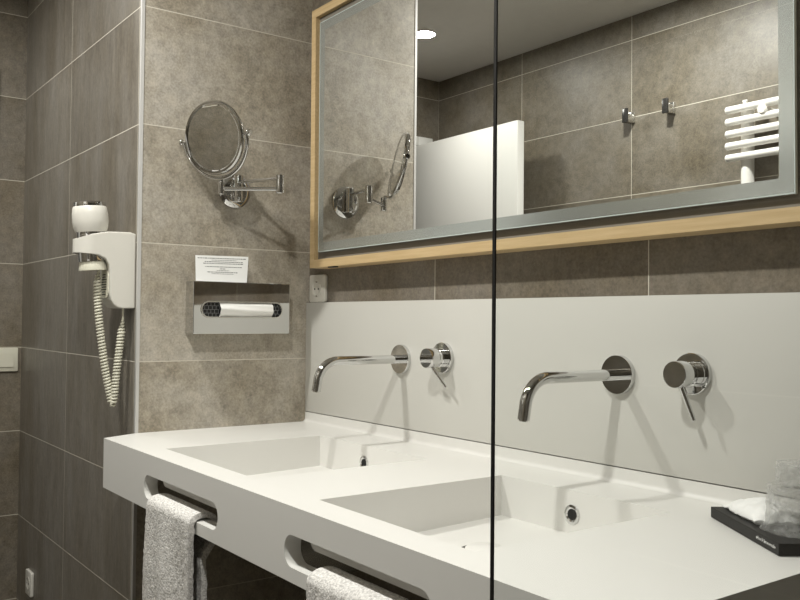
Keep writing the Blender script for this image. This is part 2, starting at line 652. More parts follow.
# coved upstand along the wall
bm = newbm()
pr = [(-.0005, CT + .0002), (-.0005, CT + .0272), (-.010, CT + .0272), (-.010, CT + .010)]
for i in range(1, 7):
    a = PI + PI / 2 * i / 6
    pr.append((-.020 - .010 * math.cos(a) * 1.0, CT + .010 + .010 * math.sin(a)))
pr[-1] = (-.020, CT + .0002)
prism(bm, pr, 'x', 0.0005, CX)
obj('upstand', bm, M_white, t, smooth=30)
for k, (x0, x1) in enumerate(BAS):
    xc = (0.485, 1.118)[k]
    bm = newbm(); lathe(bm, [(.0095, .004), (.0095, -.0015), (.0125, -.003), (.0165, -.002), (.0168, .0005), (.0105, .0005)], (xc, YB1 - .002, .845), (0, 1, 0))
    rg = obj('overflow_ring', bm, M_chrome, t)
    bm = newbm(); lathe(bm, [(0, .0), (.0094, .0), (.0094, .0008), (0, .0008)], (xc, YB1 - .004, .845), (0, 1, 0))
    sub('overflow_hole', bm, M_dark, rg)
    xm = (x0 + x1) / 2 - .026
    zc = 0.8085
    bm = newbm(); lathe(bm, [(0, .006), (.028, .006), (.031, .004), (.031, -.004), (0, -.004)], (xm, -.32, zc), (0, 0, 1))
    dcp = obj('drain_cap', bm, M_white, t)
    bm = newbm(); lathe(bm, [(.031, .0), (.041, .0008), (.041, -.003), (.031, -.003)], (xm, -.32, zc - .001), (0, 0, 1))
    sub('drain_gap', bm, M_painteddark, dcp)  # dark ring paints the shadow gap round the cap

# grey bracket carrying the counter, seen through the right slot
bm = newbm()
prism(bm, [(0.822, .735), (0.872, .735), (0.872, .790), (0.822, .790)], 'y', -.52, -.02, .002)
br = obj('support_bracket', bm, M_chrome_b, t)
bm = newbm(); box(bm, 0.812, 0.882, -.0195, -.0008, .70, .80, .002)
sub('wall_plate', bm, M_chrome_b, br)

# splash panel
bm = newbm(); box(bm, 0.0005, 1.618, -.010, -.0005, 0.9142, 1.2205, .0008)
tag(obj('backsplash', bm, M_splash), 'flat white splash panel on the wall behind the taps', 'splashback')

# ------------------------------------------------------------------ taps
PX1, PX2, PZ = 0.460, 1.116, 1.0795
DXT = PX2 - PX1


def make_spout():
    t = thing('basin_spout', 'long chrome wall spout reaching over the left basin', 'tap', (PX1, -.0105, PZ), 'chrome wall spouts')
    bm = newbm(); lathe(bm, [(0, 0), (.0352, 0), (.0352, .0085), (.0345, .0095), (0, .0095)], (PX1, -.0102, PZ), (0, -1, 0), 56)
    obj('rosette', bm, M_chrome, t)
    pts = [(PX1, -.019, PZ), (PX1, -.06, PZ), (PX1, -.12, PZ)]
    rb = .052
    cy_, cz_ = -.194, PZ - rb
    for i in range(0, 15):
        a = PI / 2 + (PI / 2 - .12) * i / 14
        pts.append((PX1, cy_ + rb * math.cos(a) * 1.0, cz_ + rb * math.sin(a)))
    e, e0 = Vector(pts[-1]), Vector(pts[-2])
    d = (e - e0).normalized()
    pts.append(tuple(e + d * .010)); pts.append(tuple(e + d * .022))
    bm = newbm(); tube(bm, pts, .0102, 24)
    sp = obj('spout_pipe', bm, M_chrome, t)
    end = e + d * .022
    bm = newbm(); lathe(bm, [(0, 0), (.0072, 0), (.0072, .003), (.006, .003), (0, .0015)], end - d * .0006, d, 24)
    sub('aerator', bm, M_chrome_b, sp)
    return t


s1 = make_spout()
s2 = copy_tree(s1, (PX2, -.0105, PZ))
s2['label'] = 'long chrome wall spout reaching over the right basin, seen through the glass screen'
MX1, MX2, MZ = 0.619, 1.270, 1.0895


def make_mixer(MX1, label, lever_end):
    t = thing('mixer_tap', label, 'tap', (MX1, -.0105, MZ), 'chrome lever mixers')
    o = (MX1, -.0102, MZ)
    bm = newbm(); lathe(bm, [(0, 0), (.0345, 0), (.0345, .0085), (.0335, .0095), (0, .0095)], o, (0, -1, 0), 56)
    obj('rosette', bm, M_chrome, t)
    bm = newbm(); lathe(bm, [(0, .009), (.0205, .009), (.0205, .017), (.0195, .018), (.0195, .0195), (.0205, .0205), (.0205, .0265), (.0195, .0275), (.0195, .029), (0, .029)], o, (0, -1, 0), 48)
    obj('mixer_body', bm, M_chrome, t)
    bm = newbm(); lathe(bm, [(0, .0285), (.0210, .0285), (.0220, .0295), (.0220, .0520), (.0212, .0530), (0, .0530)], o, (0, -1, 0), 56)
    hd = obj('handle_cap', bm, M_chrome, t)
    bm = newbm(); cyl(bm, (MX1 + .004, -.050, MZ - .018), (MX1 + lever_end[0], lever_end[1], MZ + lever_end[2]), .0042, .0036, 20)
    sub('lever', bm, M_chrome, hd)
    return t


make_mixer(MX1, 'round chrome single lever mixer beside the left spout', (.040, -.036, -.064))
make_mixer(MX2, 'round chrome single lever mixer beside the right spout, right of the glass edge', (.0235, -.043, -.074))

# ------------------------------------------------------------------ big mirror in its wooden frame
FX0, FX1, FZ0, FZ1, FY = 0.103, 1.517, 1.3165, 2.019, -0.060
t = thing('vanity_mirror', 'wide mirror with frosted border in a light wooden box frame', 'mirror', (0.81, 0, FZ0))
XFM = Matrix.Translation((0.81, 0, FZ0)) @ Matrix.Rotation(math.radians(-0.36), 4, 'Y') @ Matrix.Translation((-0.81, 0, -FZ0))
fw_ = 0.0215
bm = newbm()
y0, y1 = FY, -.0008
prism(bm, [(FX0, FZ0), (FX1, FZ0), (FX1 - fw_, FZ0 + fw_), (FX0 + fw_, FZ0 + fw_)], 'y', y0, y1)
prism(bm, [(FX0, FZ1), (FX1, FZ1), (FX1 - fw_, FZ1 - fw_), (FX0 + fw_, FZ1 - fw_)], 'y', y0, y1)
prism(bm, [(FX0, FZ0), (FX0 + fw_, FZ0 + fw_), (FX0 + fw_, FZ1 - fw_), (FX0, FZ1)], 'y', y0, y1)
prism(bm, [(FX1, FZ0), (FX1 - fw_, FZ0 + fw_), (FX1 - fw_, FZ1 - fw_), (FX1, FZ1)], 'y', y0, y1)
wf = obj('wooden_frame', bm, M_wood, t, smooth=0, xf=XFM)
bm = newbm(); box(bm, FX0 + fw_, FX1 - fw_, -.047, -.041, FZ0 + fw_, FZ1 - fw_)
obj('back_panel', bm, M_panel, t, smooth=0, xf=XFM)
gap = 0.0235
GX0, GX1, GZ0, GZ1 = FX0 + fw_ + gap, FX1 - fw_ - gap, FZ0 + fw_ + gap - .003, FZ1 - fw_ - gap
bw = 0.0235
bm = newbm(); box(bm, GX0 + bw, GX1 - bw, FY, FY + .006, GZ0 + bw, GZ1 - bw)
mg = obj('mirror_pane', bm, M_mirror, t, smooth=0, xf=XFM)
bm = newbm()
for a in ([(GX0, GZ0), (GX1, GZ0), (GX1 - bw, GZ0 + bw), (GX0 + bw, GZ0 + bw)], [(GX0, GZ1), (GX1, GZ1), (GX1 - bw, GZ1 - bw), (GX0 + bw, GZ1 - bw)],
          [(GX0, GZ0), (GX0 + bw, GZ0 + bw), (GX0 + bw, GZ1 - bw), (GX0, GZ1)], [(GX1, GZ0), (GX1 - bw, GZ0 + bw), (GX1 - bw, GZ1 - bw), (GX1, GZ1)]):
    prism(bm, a, 'y', FY, FY + .006)
obj('frosted_border', bm, M_frost, t, smooth=0, xf=XFM)
bm = newbm()
e = .0014
for a in ((GX0 - e, GX1 + e, GZ0 - e, GZ0), (GX0 - e, GX1 + e, GZ1, GZ1 + e), (GX0 - e, GX0, GZ0, GZ1), (GX1, GX1 + e, GZ0, GZ1)):
    box(bm, a[0], a[1], FY - .0003, FY + .006, a[2], a[3])
obj('glass_edge', bm, M_gedge, t, smooth=0, xf=XFM)
bm = newbm(); box(bm, GX0 + .08, GX1 - .08, FY + .006, -.047, GZ0 + .08, GZ1 - .08)
obj('mounting_box', bm, M_panel, t, smooth=0, xf=XFM)
bm = newbm(); box(bm, .192, .226, -.058, -.046, FZ0 - .0035, FZ0 + .0005, .001)
sub('black_clip', bm, M_black, wf, xf=XFM)  # small black clip under the lower frame rail

# ------------------------------------------------------------------ socket above the splash panel
t = thing('power_socket', 'white wall socket under the mirror corner, standing just above the splash panel', 'socket', (.060, 0, 1.222))
bm = newbm(); prism(bm, rounded_rect(.018, .100, 1.2215, 1.2975, .006), 'y', -.011, -.0005, .002)
so = obj('socket_plate', bm, M_plastic, t)
bm = newbm(); lathe(bm, [(.0215, 0), (.0215, .0012), (.0200, .0012), (.0190, .0006), (0, .0006)], (.059, -.0109, 1.258), (0, -1, 0))
ins = obj('socket_insert', bm, M_plastic, t)
for dx in (-.0095, .0095):
    bm = newbm()
    lathe(bm, [(0, 0), (.0028, 0), (.0028, .0004), (0, .0004)], (.059 + dx, -.0116, 1.258), (0, -1, 0), 12)
    sub('pin_hole', bm, M_dark, ins)
for z in (1.2385, 1.2775):
    bm = newbm()
    box(bm, .055, .063, -.0125, -.0108, z - .002, z + .002, .0005)
    sub('earth_clip', bm, M_chrome_b, ins)

# socket low on the alcove wall
t = thing('power_socket', 'white wall socket low on the tiled wall below the hair dryer', 'socket', (-1.0, -D, .226))
bm = newbm(); prism(bm, rounded_rect(-1.026, -.954, .228, .310, .006), 'y', -D - .011, -D - .0004, .002)
obj('socket_plate', bm, M_plastic, t)
bm = newbm(); lathe(bm, [(.0215, 0), (.0215, .0012), (.0200, .0012), (.0190, .0006), (0, .0006)], (-.990, -D - .0109, .269), (0, -1, 0))
ins = obj('socket_insert', bm, M_plastic, t)
for dx in (-.0095, .0095):
    bm = newbm()
    lathe(bm, [(0, 0), (.0028, 0), (.0028, .0004), (0, .0004)], (-.990 + dx, -D - .0116, .269), (0, -1, 0), 12)
    sub('pin_hole', bm, M_dark, ins)

# light switch on the far wall
t = thing('light_switch', 'cream rocker light switch on the dark far wall at the left edge', 'switch', (XF, -.545, .975))
bm = newbm(); prism(bm, rounded_rect(-.588, -.5085, .977, 1.061, .004), 'x', XF + .0004, XF + .010, .002)
obj('switch_plate', bm, M_plastic2, t)
bm = newbm(); prism(bm, [(XF + .0095, .993), (XF + .0135, .993), (XF + .0105, 1.040), (XF + .0095, 1.040)], 'y', -.574, -.524)
obj('rocker', bm, M_plastic2, t, smooth=0)

# ------------------------------------------------------------------ shaving mirror
t = thing('shaving_mirror', 'round chrome shaving mirror on a folding double arm on the tiled wall', 'mirror', (0, -.237, 1.516))
bm = newbm(); lathe(bm, [(0, .0004), (.0465, .0004), (.0465, .006), (.043, .010), (.030, .013), (0, .014)], (0, -.237, 1.516), (1, 0, 0), 56)
bs = obj('wall_base', bm, M_chrome, t)
bm = newbm(); cyl(bm, (.026, -.237, 1.484), (.026, -.237, 1.556), .0125, bev=.002)
for z in (1.496, 1.516, 1.536):
    lathe(bm, [(.012, -.002), (.014, -.0012), (.014, .0012), (.012, .002)], (.026, -.237, z), (0, 0, 1), 32)
sub('base_pivot', bm, M_chrome, bs)
HG, PO = Vector((.182, -.197, 0)), Vector((.0865, -.315, 0))
bm = newbm(); tube(bm, [(.030, -.236, 1.537), (HG.x - .004, HG.y - .002, 1.532)], .0048, 16)
obj('upper_arm', bm, M_chrome, t)
bm = newbm()
cyl(bm, (HG.x, HG.y, 1.493), (HG.x, HG.y, 1.541), .0105, bev=.0015)
lathe(bm, [(.0103, -.001), (.0113, -.0006), (.0113, .0006), (.0103, .001)], (HG.x, HG.y, 1.517), (0, 0, 1), 32)
obj('hinge', bm, M_chrome, t)
bm = newbm(); tube(bm, [(HG.x - .003, HG.y - .004, 1.505), (PO.x + .003, PO.y + .004, 1.505)], .0052, 16)
obj('lower_arm', bm, M_chrome, t)
bm = newbm()
cyl(bm, (PO.x, PO.y, 1.490), (PO.x, PO.y, 1.530), .0085, bev=.0015)
obj('head_post', bm, M_chrome, t)
Cc = Vector((.1172, -.3485, 1.6270))
nn = Vector((.42, -.891, -.174)).normalized()
hh = Vector((.187, .084, .004)); hh = (hh - nn * hh.dot(nn)).normalized()
yb = Vector((.0985, -.3300, 1.5255)) - Cc
dd = (yb - hh * yb.dot(hh)).normalized()
RY = .1015
bm = newbm()
pts = []
for i in range(49):
    a = PI * i / 48
    pts.append(Cc + (hh * math.cos(a) + dd * math.sin(a)) * RY)
tube(bm, pts, .0050, 14)
yk = obj('yoke', bm, M_chrome, t)
bm = newbm(); tube(bm, [(PO.x, PO.y, 1.529), (PO.x + .003, PO.y - .003, 1.532), tuple(Cc + dd * RY)], .0045, 12)
sub('neck', bm, M_chrome, yk)
for s in (-1, 1):
    bm = newbm()
    p = Cc + hh * s * RY
    cyl(bm, p - hh * s * .014, p + hh * s * .005, .0035, seg=16)
    lathe(bm, [(0, 0), (.006, 0), (.0085, .003), (.0085, .006), (.006, .009), (0, .009)], p + hh * s * .003, hh * s, 24)
    sub('pivot_knob', bm, M_chrome, yk)
bm = newbm()
lathe(bm, [(.0805, .0052), (.0835, .0078), (.0890, .0075), (.0920, .004), (.0925, 0), (.0920, -.004), (.0890, -.0075), (.0835, -.0078), (.0805, -.0052)], Cc, nn, 96)
hr = obj('mirror_rim', bm, M_chrome, t)
bm = newbm(); lathe(bm, [(0, .0055), (.0812, .0055), (.0812, .001), (0, .001)], Cc, nn, 96)
sub('mirror_face', bm, M_mirror, hr)
bm = newbm(); lathe(bm, [(0, -.0055), (.0812, -.0055), (.0812, -.001), (0, -.001)], Cc, nn, 96)
sub('magnifying_face', bm, M_mirror, hr)

# ------------------------------------------------------------------ tissue dispenser
TY0, TY1, TZ0, TZ1, TX = -.370, -.092, 1.1335, 1.2690, .052
t = thing('tissue_dispenser', 'polished chrome tissue box mounted on the tiled side wall', 'tissue box', (0, -.23, TZ0))
bm = newbm(); box(bm, .0006, TX, TY0, TY1, TZ0, TZ1, .0015)
cs = obj('metal_case', bm, M_chrome, None, smooth=0)
sy0, sy1, sz0, sz1 = -.348, -.116, 1.1765, 1.2165
bm = newbm(); prism(bm, rounded_rect(sy0, sy1, sz0, sz1, .0198, 10), 'x', .02, TX + .01)
boolean(cs, bm)
cs.location = -Vector(t.location)
cs.parent = t
bm = newbm()
o_, i_ = rounded_rect(sy0 - .002, sy1 + .002, sz0 - .002, sz1 + .002, .0215, 10), rounded_rect(sy0 + .0015, sy1 - .0015, sz0 + .0015, sz1 - .0015, .0182, 10)
vo = [[bm.verts.new((x, *p)) for p in q] for x, q in ((TX - .004, o_), (TX + .0022, o_), (TX + .0022, i_), (TX - .006, i_))]
for a in range(4):
    A, B = vo[a], vo[(a + 1) % 4]
    for i in range(len(o_)):
        j = (i + 1) % len(o_)
        bm.faces.new((A[i], A[j], B[j], B[i]))
bmesh.ops.recalc_face_normals(bm, faces=bm.faces[:])
obj('slot_rim', bm, M_chrome_b, t)
bm = newbm(); box(bm, TX - .012, TX - .008, sy0 - .0, sy1 + .0, sz0, sz1)
pk = obj('tissue_pack', bm, M_black, t, smooth=0)
random.seed(4)
for yy0, yy1 in ((sy0 + .004, -.296), (-.150, sy1 - .004)):
    bm = newbm()
    for z in (1.187, 1.1965, 1.206):
        box(bm, TX - .0082, TX - .0076, yy0, yy1, z - .0004, z + .0004)
    k = 0
    y = yy0 + .004
    while y < yy1:
        z = (1.1787, 1.1882, 1.1977, 1.2072)[k % 4]
        for zz in (1.1787, 1.1882, 1.1977, 1.2072):
            dy = .004 * (int(zz * 1e4) % 2)
            box(bm, TX - .0082, TX - .0076, y + dy - .0004, y + dy + .0004, zz - .001, zz + .0075)
        y += .0105
        k += 1
    sub('pack_pattern', bm, M_pattern, pk, smooth=0)
bm = newbm()
nu, nv = 40, 14
grid = []
for i in range(nu + 1):
    row_ = []
    for j in range(nv + 1):
        u, v = i / nu, j / nv
        y = -.297 + .152 * u
        z = 1.1775 + .038 * v + .0006 * math.sin(u * 9)
        x = TX - .006 + .013 * math.sin(PI * v) ** .7 + .0012 * math.sin(v * 14 + u * 3)
        row_.append(bm.verts.new((x, y, z)))
    grid.append(row_)
for i in range(nu):
    for j in range(nv):
        bm.faces.new((grid[i][j], grid[i + 1][j], grid[i + 1][j + 1], grid[i][j + 1]))
ts = obj('tissue', bm, M_tissue, t, smooth=60)
md = ts.modifiers.new('s', 'SOLIDIFY'); md.thickness = .001
bake(ts, 60)

# notice card standing on the dispenser
t = thing('notice_card', 'white printed card standing on the chrome tissue box', 'card', (.014, -.275, TZ1))
bm = newbm()
v0 = [(-.3515, 1.2695, .0215), (-.2065, 1.2695, .0215), (-.1985, 1.3405, .0125), (-.3500, 1.3375, .0125)]
fa = [bm.verts.new((x, y, z)) for y, z, x in v0]
fb = [bm.verts.new((x - .0008, y, z)) for y, z, x in v0]
bm.faces.new(fa); bm.faces.new(fb[::-1])
for i in range(4):
    bm.faces.new((fa[i], fb[i], fb[(i + 1) % 4], fa[(i + 1) % 4]))
bmesh.ops.recalc_face_normals(bm, faces=bm.faces[:])
obj('card_sheet', bm, M_paper, t, smooth=0)
bm = newbm()
random.seed(9)
lines = [(.90, .04, .96, 1), (.83, .30, .78, 0), (.765, .17, .90, 1), (.70, .14, .90, 1), (.575, .18, .88, 1), (.50, .46, .56, 1), (.435, .40, .64, 0), (.37, .22, .80, 1), (.31, .30, .72, 0)]


def cardp(u, v):
    a = Vector((.0215, -.3515 + .145 * u, 1.2695))
    b = Vector((.0125, -.3500 + .1515 * u, 1.3375 + .003 * u))
    return a.lerp(b, v) + Vector((.0003, 0, 0))


for v, ua, ub, bold in lines:
    u = ua
    while u < ub:
        w = random.uniform(.018, .055)
        w = min(w, ub - u)
        hgt = .026 if bold else .018
        q = [cardp(u, v - hgt / 2), cardp(u + w, v - hgt / 2), cardp(u + w, v + hgt / 2), cardp(u, v + hgt / 2)]
        bm.faces.new([bm.verts.new(p) for p in q])
        u += w + .012
obj('printed_lines', bm, M_ink, t, smooth=0)

# ------------------------------------------------------------------ hair dryer on its holder
HX0, HX1 = -.096, -.016
AX = Vector((-.056, -.5995, 0))
TILT = Matrix.Translation((AX.x, AX.y, 1.42)) @ Matrix.Rotation(math.radians(4.2), 4, 'X') @ Matrix.Translation((-AX.x, -AX.y, -1.42))
t = thing('dryer_holder', 'white wall holder with an overhanging arm for the hair dryer', 'hair dryer holder', (-.07, -D, 1.196))
bm = newbm()
yw = -D - .0006
prof = [(yw, 1.384), (-.505, 1.388), (-.560, 1.3865), (-.600, 1.378), (-.642, 1.362), (-.6475, 1.356), (-.6475, 1.339), (-.644, 1.3335), (-.610, 1.3305), (-.582, 1.3265),
        (-.566, 1.3185), (-.5575, 1.305), (-.5545, 1.285), (-.5545, 1.235), (-.552, 1.219), (-.545, 1.206), (-.534, 1.1985), (-.520, 1.196), (yw, 1.197)]
prof = [(y if y == yw else y - .006, z) for y, z in prof]
prism(bm, prof, 'x', HX0, HX1, .003, 3)
hb = obj('holder_body', bm, M_plastic, None, smooth=0)
bm = newbm()
plan = [(HX1, -.49), (HX0, -.49)] + [(AX.x - .040 * math.cos(PI * i / 24), AX.y - .040 * math.sin(PI * i / 24)) for i in range(25)]
prism(bm, plan, 'z', 1.15, 1.45)
boolean(hb, bm, 'INTERSECT')
bm = newbm(); cyl(bm, (AX.x, AX.y, 1.28), (AX.x, AX.y, 1.50), .0352, .0352, 48)
bm.transform(TILT)
boolean(hb, bm)
for p in hb.data.polygons:
    p.use_smooth = True
hb.data.set_sharp_from_angle(angle=math.radians(35))
md = hb.modifiers.new('w', 'WEIGHTED_NORMAL')
md.keep_sharp = True
md.weight = 100
bake(hb)
hb.location = -Vector(t.location)
hb.parent = t
bm = newbm()
prism(bm, rounded_rect(HX0 + .010, HX1 - .010, 1.222, 1.292, .018), 'y', -.5625, -.5606)
vg = obj('vent_panel', bm, M_plastic2, t, smooth=0)
bm = newbm()
random.seed(2)
for k in range(9):
    z = 1.231 + .0062 * k
    ins_ = .006 if k in (0, 1, 7, 8) else 0
    box(bm, HX0 + .022 + ins_, HX1 - .022 - ins_, -.5632, -.5624, z - .0010, z + .0010)
sub('vent_slot', bm, M_dark, vg, smooth=0)

t = thing('hair_dryer', 'white and chrome barrel hair dryer hanging nozzle down in its holder', 'hair dryer', (AX.x, AX.y, 1.29))
A = (AX.x, AX.y, 0)
bm = newbm(); lathe(bm, [(.026, 1.385), (.0375, 1.385), (.0415, 1.398), (.0432, 1.412), (.0428, 1.430), (.0405, 1.446), (.0385, 1.449), (.026, 1.449)], A, (0, 0, 1), 64)
hh_ = obj('dryer_head', bm, M_plastic, t, xf=TILT)
bm = newbm(); lathe(bm, [(.0, 1.450), (.030, 1.4505), (.0335, 1.460), (.0375, 1.4585), (.0388, 1.452), (.0388, 1.447), (.0, 1.447)], A, (0, 0, 1), 64)
obj('intake_ring', bm, M_chrome, t, xf=TILT)
bm = newbm(); lathe(bm, [(0, 1.312), (.0335, 1.312), (.0338, 1.316), (.0338, 1.390), (0, 1.390)], A, (0, 0, 1), 64)
obj('chrome_barrel', bm, M_chrome, t, xf=TILT)
bm = newbm(); lathe(bm, [(0, 1.296), (.028, 1.296), (.0300, 1.290), (.0338, 1.290), (.0340, 1.294), (.0300, 1.318), (.0285, 1.321), (0, 1.321)], A, (0, 0, 1), 64)
obj('nozzle', bm, M_plastic2, t, xf=TILT)
ctl = [Vector((-.057, -.573, 1.302)), Vector((-.057, -.5785, 1.272)), Vector((-.055, -.578, 1.217)), Vector((-.054, -.571, 1.141)), Vector((-.052, -.557, 1.040)), Vector((-.049, -.5445, .975)),
       Vector((-.047, -.540, .957)), Vector((-.044, -.537, .972)), Vector((-.043, -.534, 1.010)), Vector((-.042, -.529, 1.066)), Vector((-.042, -.521, 1.142)), Vector((-.043, -.518, 1.170)), Vector((-.044, -.518, 1.1985))]


def catmull(P, n):
    out = []
    Q = [P[0] * 2 - P[1]] + P + [P[-1] * 2 - P[-2]]
    for i in range(1, len(Q) - 2):
        for k in range(n):
            s = k / n
            a, b, c, d = Q[i - 1], Q[i], Q[i + 1], Q[i + 2]
            out.append(.5 * ((2 * b) + (c - a) * s + (2 * a - 5 * b + 4 * c - d) * s * s + (3 * b - a - 3 * c + d) * s ** 3))
    out.append(P[-1])
    return out


path = catmull(ctl, 40)
cum = [0.0]
for a, b in zip(path, path[1:]):
    cum.append(cum[-1] + (b - a).length)
tot = cum[-1]


def at(s):
    import bisect
    i = min(max(bisect.bisect_right(cum, s) - 1, 0), len(path) - 2)
    f = (s - cum[i]) / max(1e-9, cum[i + 1] - cum[i])
    return path[i].lerp(path[i + 1], f), (path[i + 1] - path[i]).normalized()


bm = newbm()
pitch_, per = .0078, 12
turns = int(tot / pitch_)
hp = []
for k in range(turns * per + 1):
    s = tot * k / (turns * per)
    p, tg = at(s)
    fade = min(1, max(0, s - .012) / .03, max(0, tot - .03 - s) / .03 + 0.0)
    fade = max(0, fade)
    x = Vector((1, 0, 0)); x = (x - tg * x.dot(tg)).normalized(); y = tg.cross(x)
    a = 2 * PI * k / per
    hp.append(p + (x * math.cos(a) + y * math.sin(a)) * .0074 * fade)
tube(bm, hp, .0030, 6)
obj('coiled_cord', bm, M_plastic2, t, smooth=60)

# ------------------------------------------------------------------ hand towels through the front slots
def make_towel(xa, xb, xb2, zend, label, seed):
    """terry towel folded over the bar under the slot: front fall, top bend, back fall"""
    bar_t, bar_f, bar_b = 0.791, CF, CF + .030
    ra = .0105
    prof = []
    zf = zend
    n1 = 60
    for i in range(n1):
        prof.append((bar_f - ra, zf + (bar_t - .006 - zf) * i / n1, 0))
    n2 = 22
    for i in range(n2 + 1):
        a = PI - PI * i / n2
        yc, hw = (bar_f + bar_b) / 2, (bar_b - bar_f) / 2 + ra
        prof.append((yc + hw * math.cos(a), bar_t - .006 + (ra + .006) * math.sin(a) ** .8, 0))
    n3 = 50
    for i in range(1, n3 + 1):
        prof.append((bar_b + ra, bar_t - .006 - (bar_t - zend - .03) * i / n3, 1))
    nx = 64
    t_ = bmesh.new()
    rows = []
    for k, (y, z, side) in enumerate(prof):
        rw = []
        s = k / (len(prof) - 1)
        for i in range(nx + 1):
            u = i / nx
            w = min(1, max(0, (s - .44) / .16)); w = w * w * (3 - 2 * w)
            xr = xb + (xb2 - xb) * w
            x = xa + (xr - xa) * u
            hang = min(1, abs(z - bar_t) / .12)
            fold = math.sin(u * 13 + seed + z * 4) * .0035 + math.sin(u * 5.5 + seed * 2) * .004
            n = noise.noise(Vector((x * 9, z * 5, seed))) * .005
            off = (fold + n) * hang
            off += noise.noise(Vector((x * 230, z * 230, seed + side * 5))) * .0022
            yy = y + (off - .004 * hang if side == 0 and y < CF else (abs(off) + .004 * hang if side == 1 else off * .2))
            if side == 1:
                q = min(1, max(0, (.757 - z) / .045)); q = q * q * (3 - 2 * q)
                yy -= .026 * q
            x += .02 * (bar_t - z) * (u - .5) * hang
            rw.append(t_.verts.new((x, yy, z + noise.noise(Vector((x * 200, y * 200, seed))) * .0008)))
        rows.append(rw)
    for a, b in zip(rows, rows[1:]):
        for i in range(nx):
            t_.faces.new((a[i], a[i + 1], b[i + 1], b[i]))
    bmesh.ops.recalc_face_normals(t_, faces=t_.faces[:])
    o = obj('hand_towel', t_, M_towel, None, smooth=80)
    md = o.modifiers.new('s', 'SOLIDIFY'); md.thickness = .011; md.offset = 0.0
    md.use_rim = True
    md = o.modifiers.new('b', 'BEVEL'); md.width = .0040; md.segments = 3; md.limit_method = 'ANGLE'; md.angle_limit = math.radians(50)
    bake(o, 80)
    tag(o, label, 'towel', 'grey hand towels hanging from the counter')
    return o


make_towel(.378, .600, .588, .42, 'light grey terry hand towel hung through the left slot of the counter', 1.3)
make_towel(1.030, 1.262, 1.23, .42, 'light grey terry hand towel hung through the right slot, mostly below the frame', 4.1)

# ------------------------------------------------------------------ amenity tray and what stands on it
ang = math.atan2(-.235 + .113, 1.549 - 1.371)
e1 = Vector((math.cos(ang), math.sin(ang), 0)); e2 = Vector((-e1.y, e1.x, 0))
FLc = Vector((1.5475, -.2340, CT + .0006))
TM = Matrix((( -e1.x, e2.x, 0, FLc.x), (-e1.y, e2.y, 0, FLc.y), (0, 0, 1, FLc.z), (0, 0, 0, 1)))   # local x: back along the long edge, local y: across
t = thing('amenity_tray', 'slim black tray on the right end of the white counter', 'tray', tuple(FLc))
LL, WW = .214, .100


def tm_fix(b):
    b.transform(TM)
    bmesh.ops.recalc_face_normals(b, faces=b.faces[:])
    return b


bm = newbm(); box(bm, 0, LL, 0, WW, 0, .0155, .0008)
obj('tray_base', tm_fix(bm), M_tray, t, smooth=0)
bm = newbm()
random.seed(12)
x = .062
word = [.004, .0026, .0028, .0024, 0, .0030, 0, .0026, .004, .0024, .0026, .0024, .0024, .0026, .0024, .0024, .0026]
for w in word:
    if w == 0:
        x -= .0022
        continue
    tall = random.choice((.0030, .0030, .0046))
    box(bm, x - w * .35, x, -.0004, -.0001, .0068, .0068 + tall)
    box(bm, x - w * .9, x, -.0004, -.0001, .0068 + random.choice((0, .0011, .0022)), .0080 + random.choice((0, .0011, .0016)))
    x -= w + .0006
obj('tray_lettering', tm_fix(bm), M_lightink, t, smooth=0)

# paper wrapped soap
bm = newbm()
nu, nv = 36, 26
tops, bots = [], []
for i in range(nu + 1):
    ra_, rb_ = [], []
    for j in range(nv + 1):
        u, v = i / nu, j / nv
        lx = .094 + .108 * u
        ly = .013 + .078 * v
        k = (max(0, math.sin(PI * min(1, max(0, u * 1.04 - .02)))) ** .45) * (max(0, math.sin(PI * v)) ** .5)
        nzv = noise.noise(Vector((u * 5, v * 5, 3.3)))
        nz2 = noise.noise(Vector((u * 14, v * 12, 8.3)))
        hz = 0.0158 + .005 + .0185 * k + .004 * nzv * (1 - .3 * k) + .0018 * nz2
        lx += .006 * noise.noise(Vector((v * 4, 1.7, 0))) * (1 if u in (0, 1) else .5)
        ly += .005 * noise.noise(Vector((u * 5, 7.7, 0)))
        ra_.append(bm.verts.new((lx, ly, max(hz, .0168))))
        rb_.append(bm.verts.new((lx, ly, .0158 if 0 < i < nu and 0 < j < nv else max(.0160, hz - .0015))))
    tops.append(ra_); bots.append(rb_)
for i in range(nu):
    for j in range(nv):
        bm.faces.new((tops[i][j], tops[i + 1][j], tops[i + 1][j + 1], tops[i][j + 1]))
        bm.faces.new((bots[i][j], bots[i][j + 1], bots[i + 1][j + 1], bots[i + 1][j]))
for i in range(nu):
    bm.faces.new((tops[i][0], bots[i][0], bots[i + 1][0], tops[i + 1][0]))
    bm.faces.new((tops[i][nv], tops[i + 1][nv], bots[i + 1][nv], bots[i][nv]))
for j in range(nv):
    bm.faces.new((tops[0][j], tops[0][j + 1], bots[0][j + 1], bots[0][j]))
    bm.faces.new((tops[nu][j], bots[nu][j], bots[nu][j + 1], tops[nu][j + 1]))
st = thing('soap_packet', 'crumpled white paper packet lying on the black tray beside the tumblers', 'soap packet', tuple(TM @ Vector((.15, .045, .016))))
obj('wrapper', tm_fix(bm), M_paper, st, smooth=35)
bm = newbm()
random.seed(7)
for (lx, w) in ((.158, .010), (.143, .016), (.122, .012)):
    box(bm, lx - w, lx, .050, .0515, .0385, .0391)
obj('wrapper_print', tm_fix(bm), M_ink, st, smooth=0)

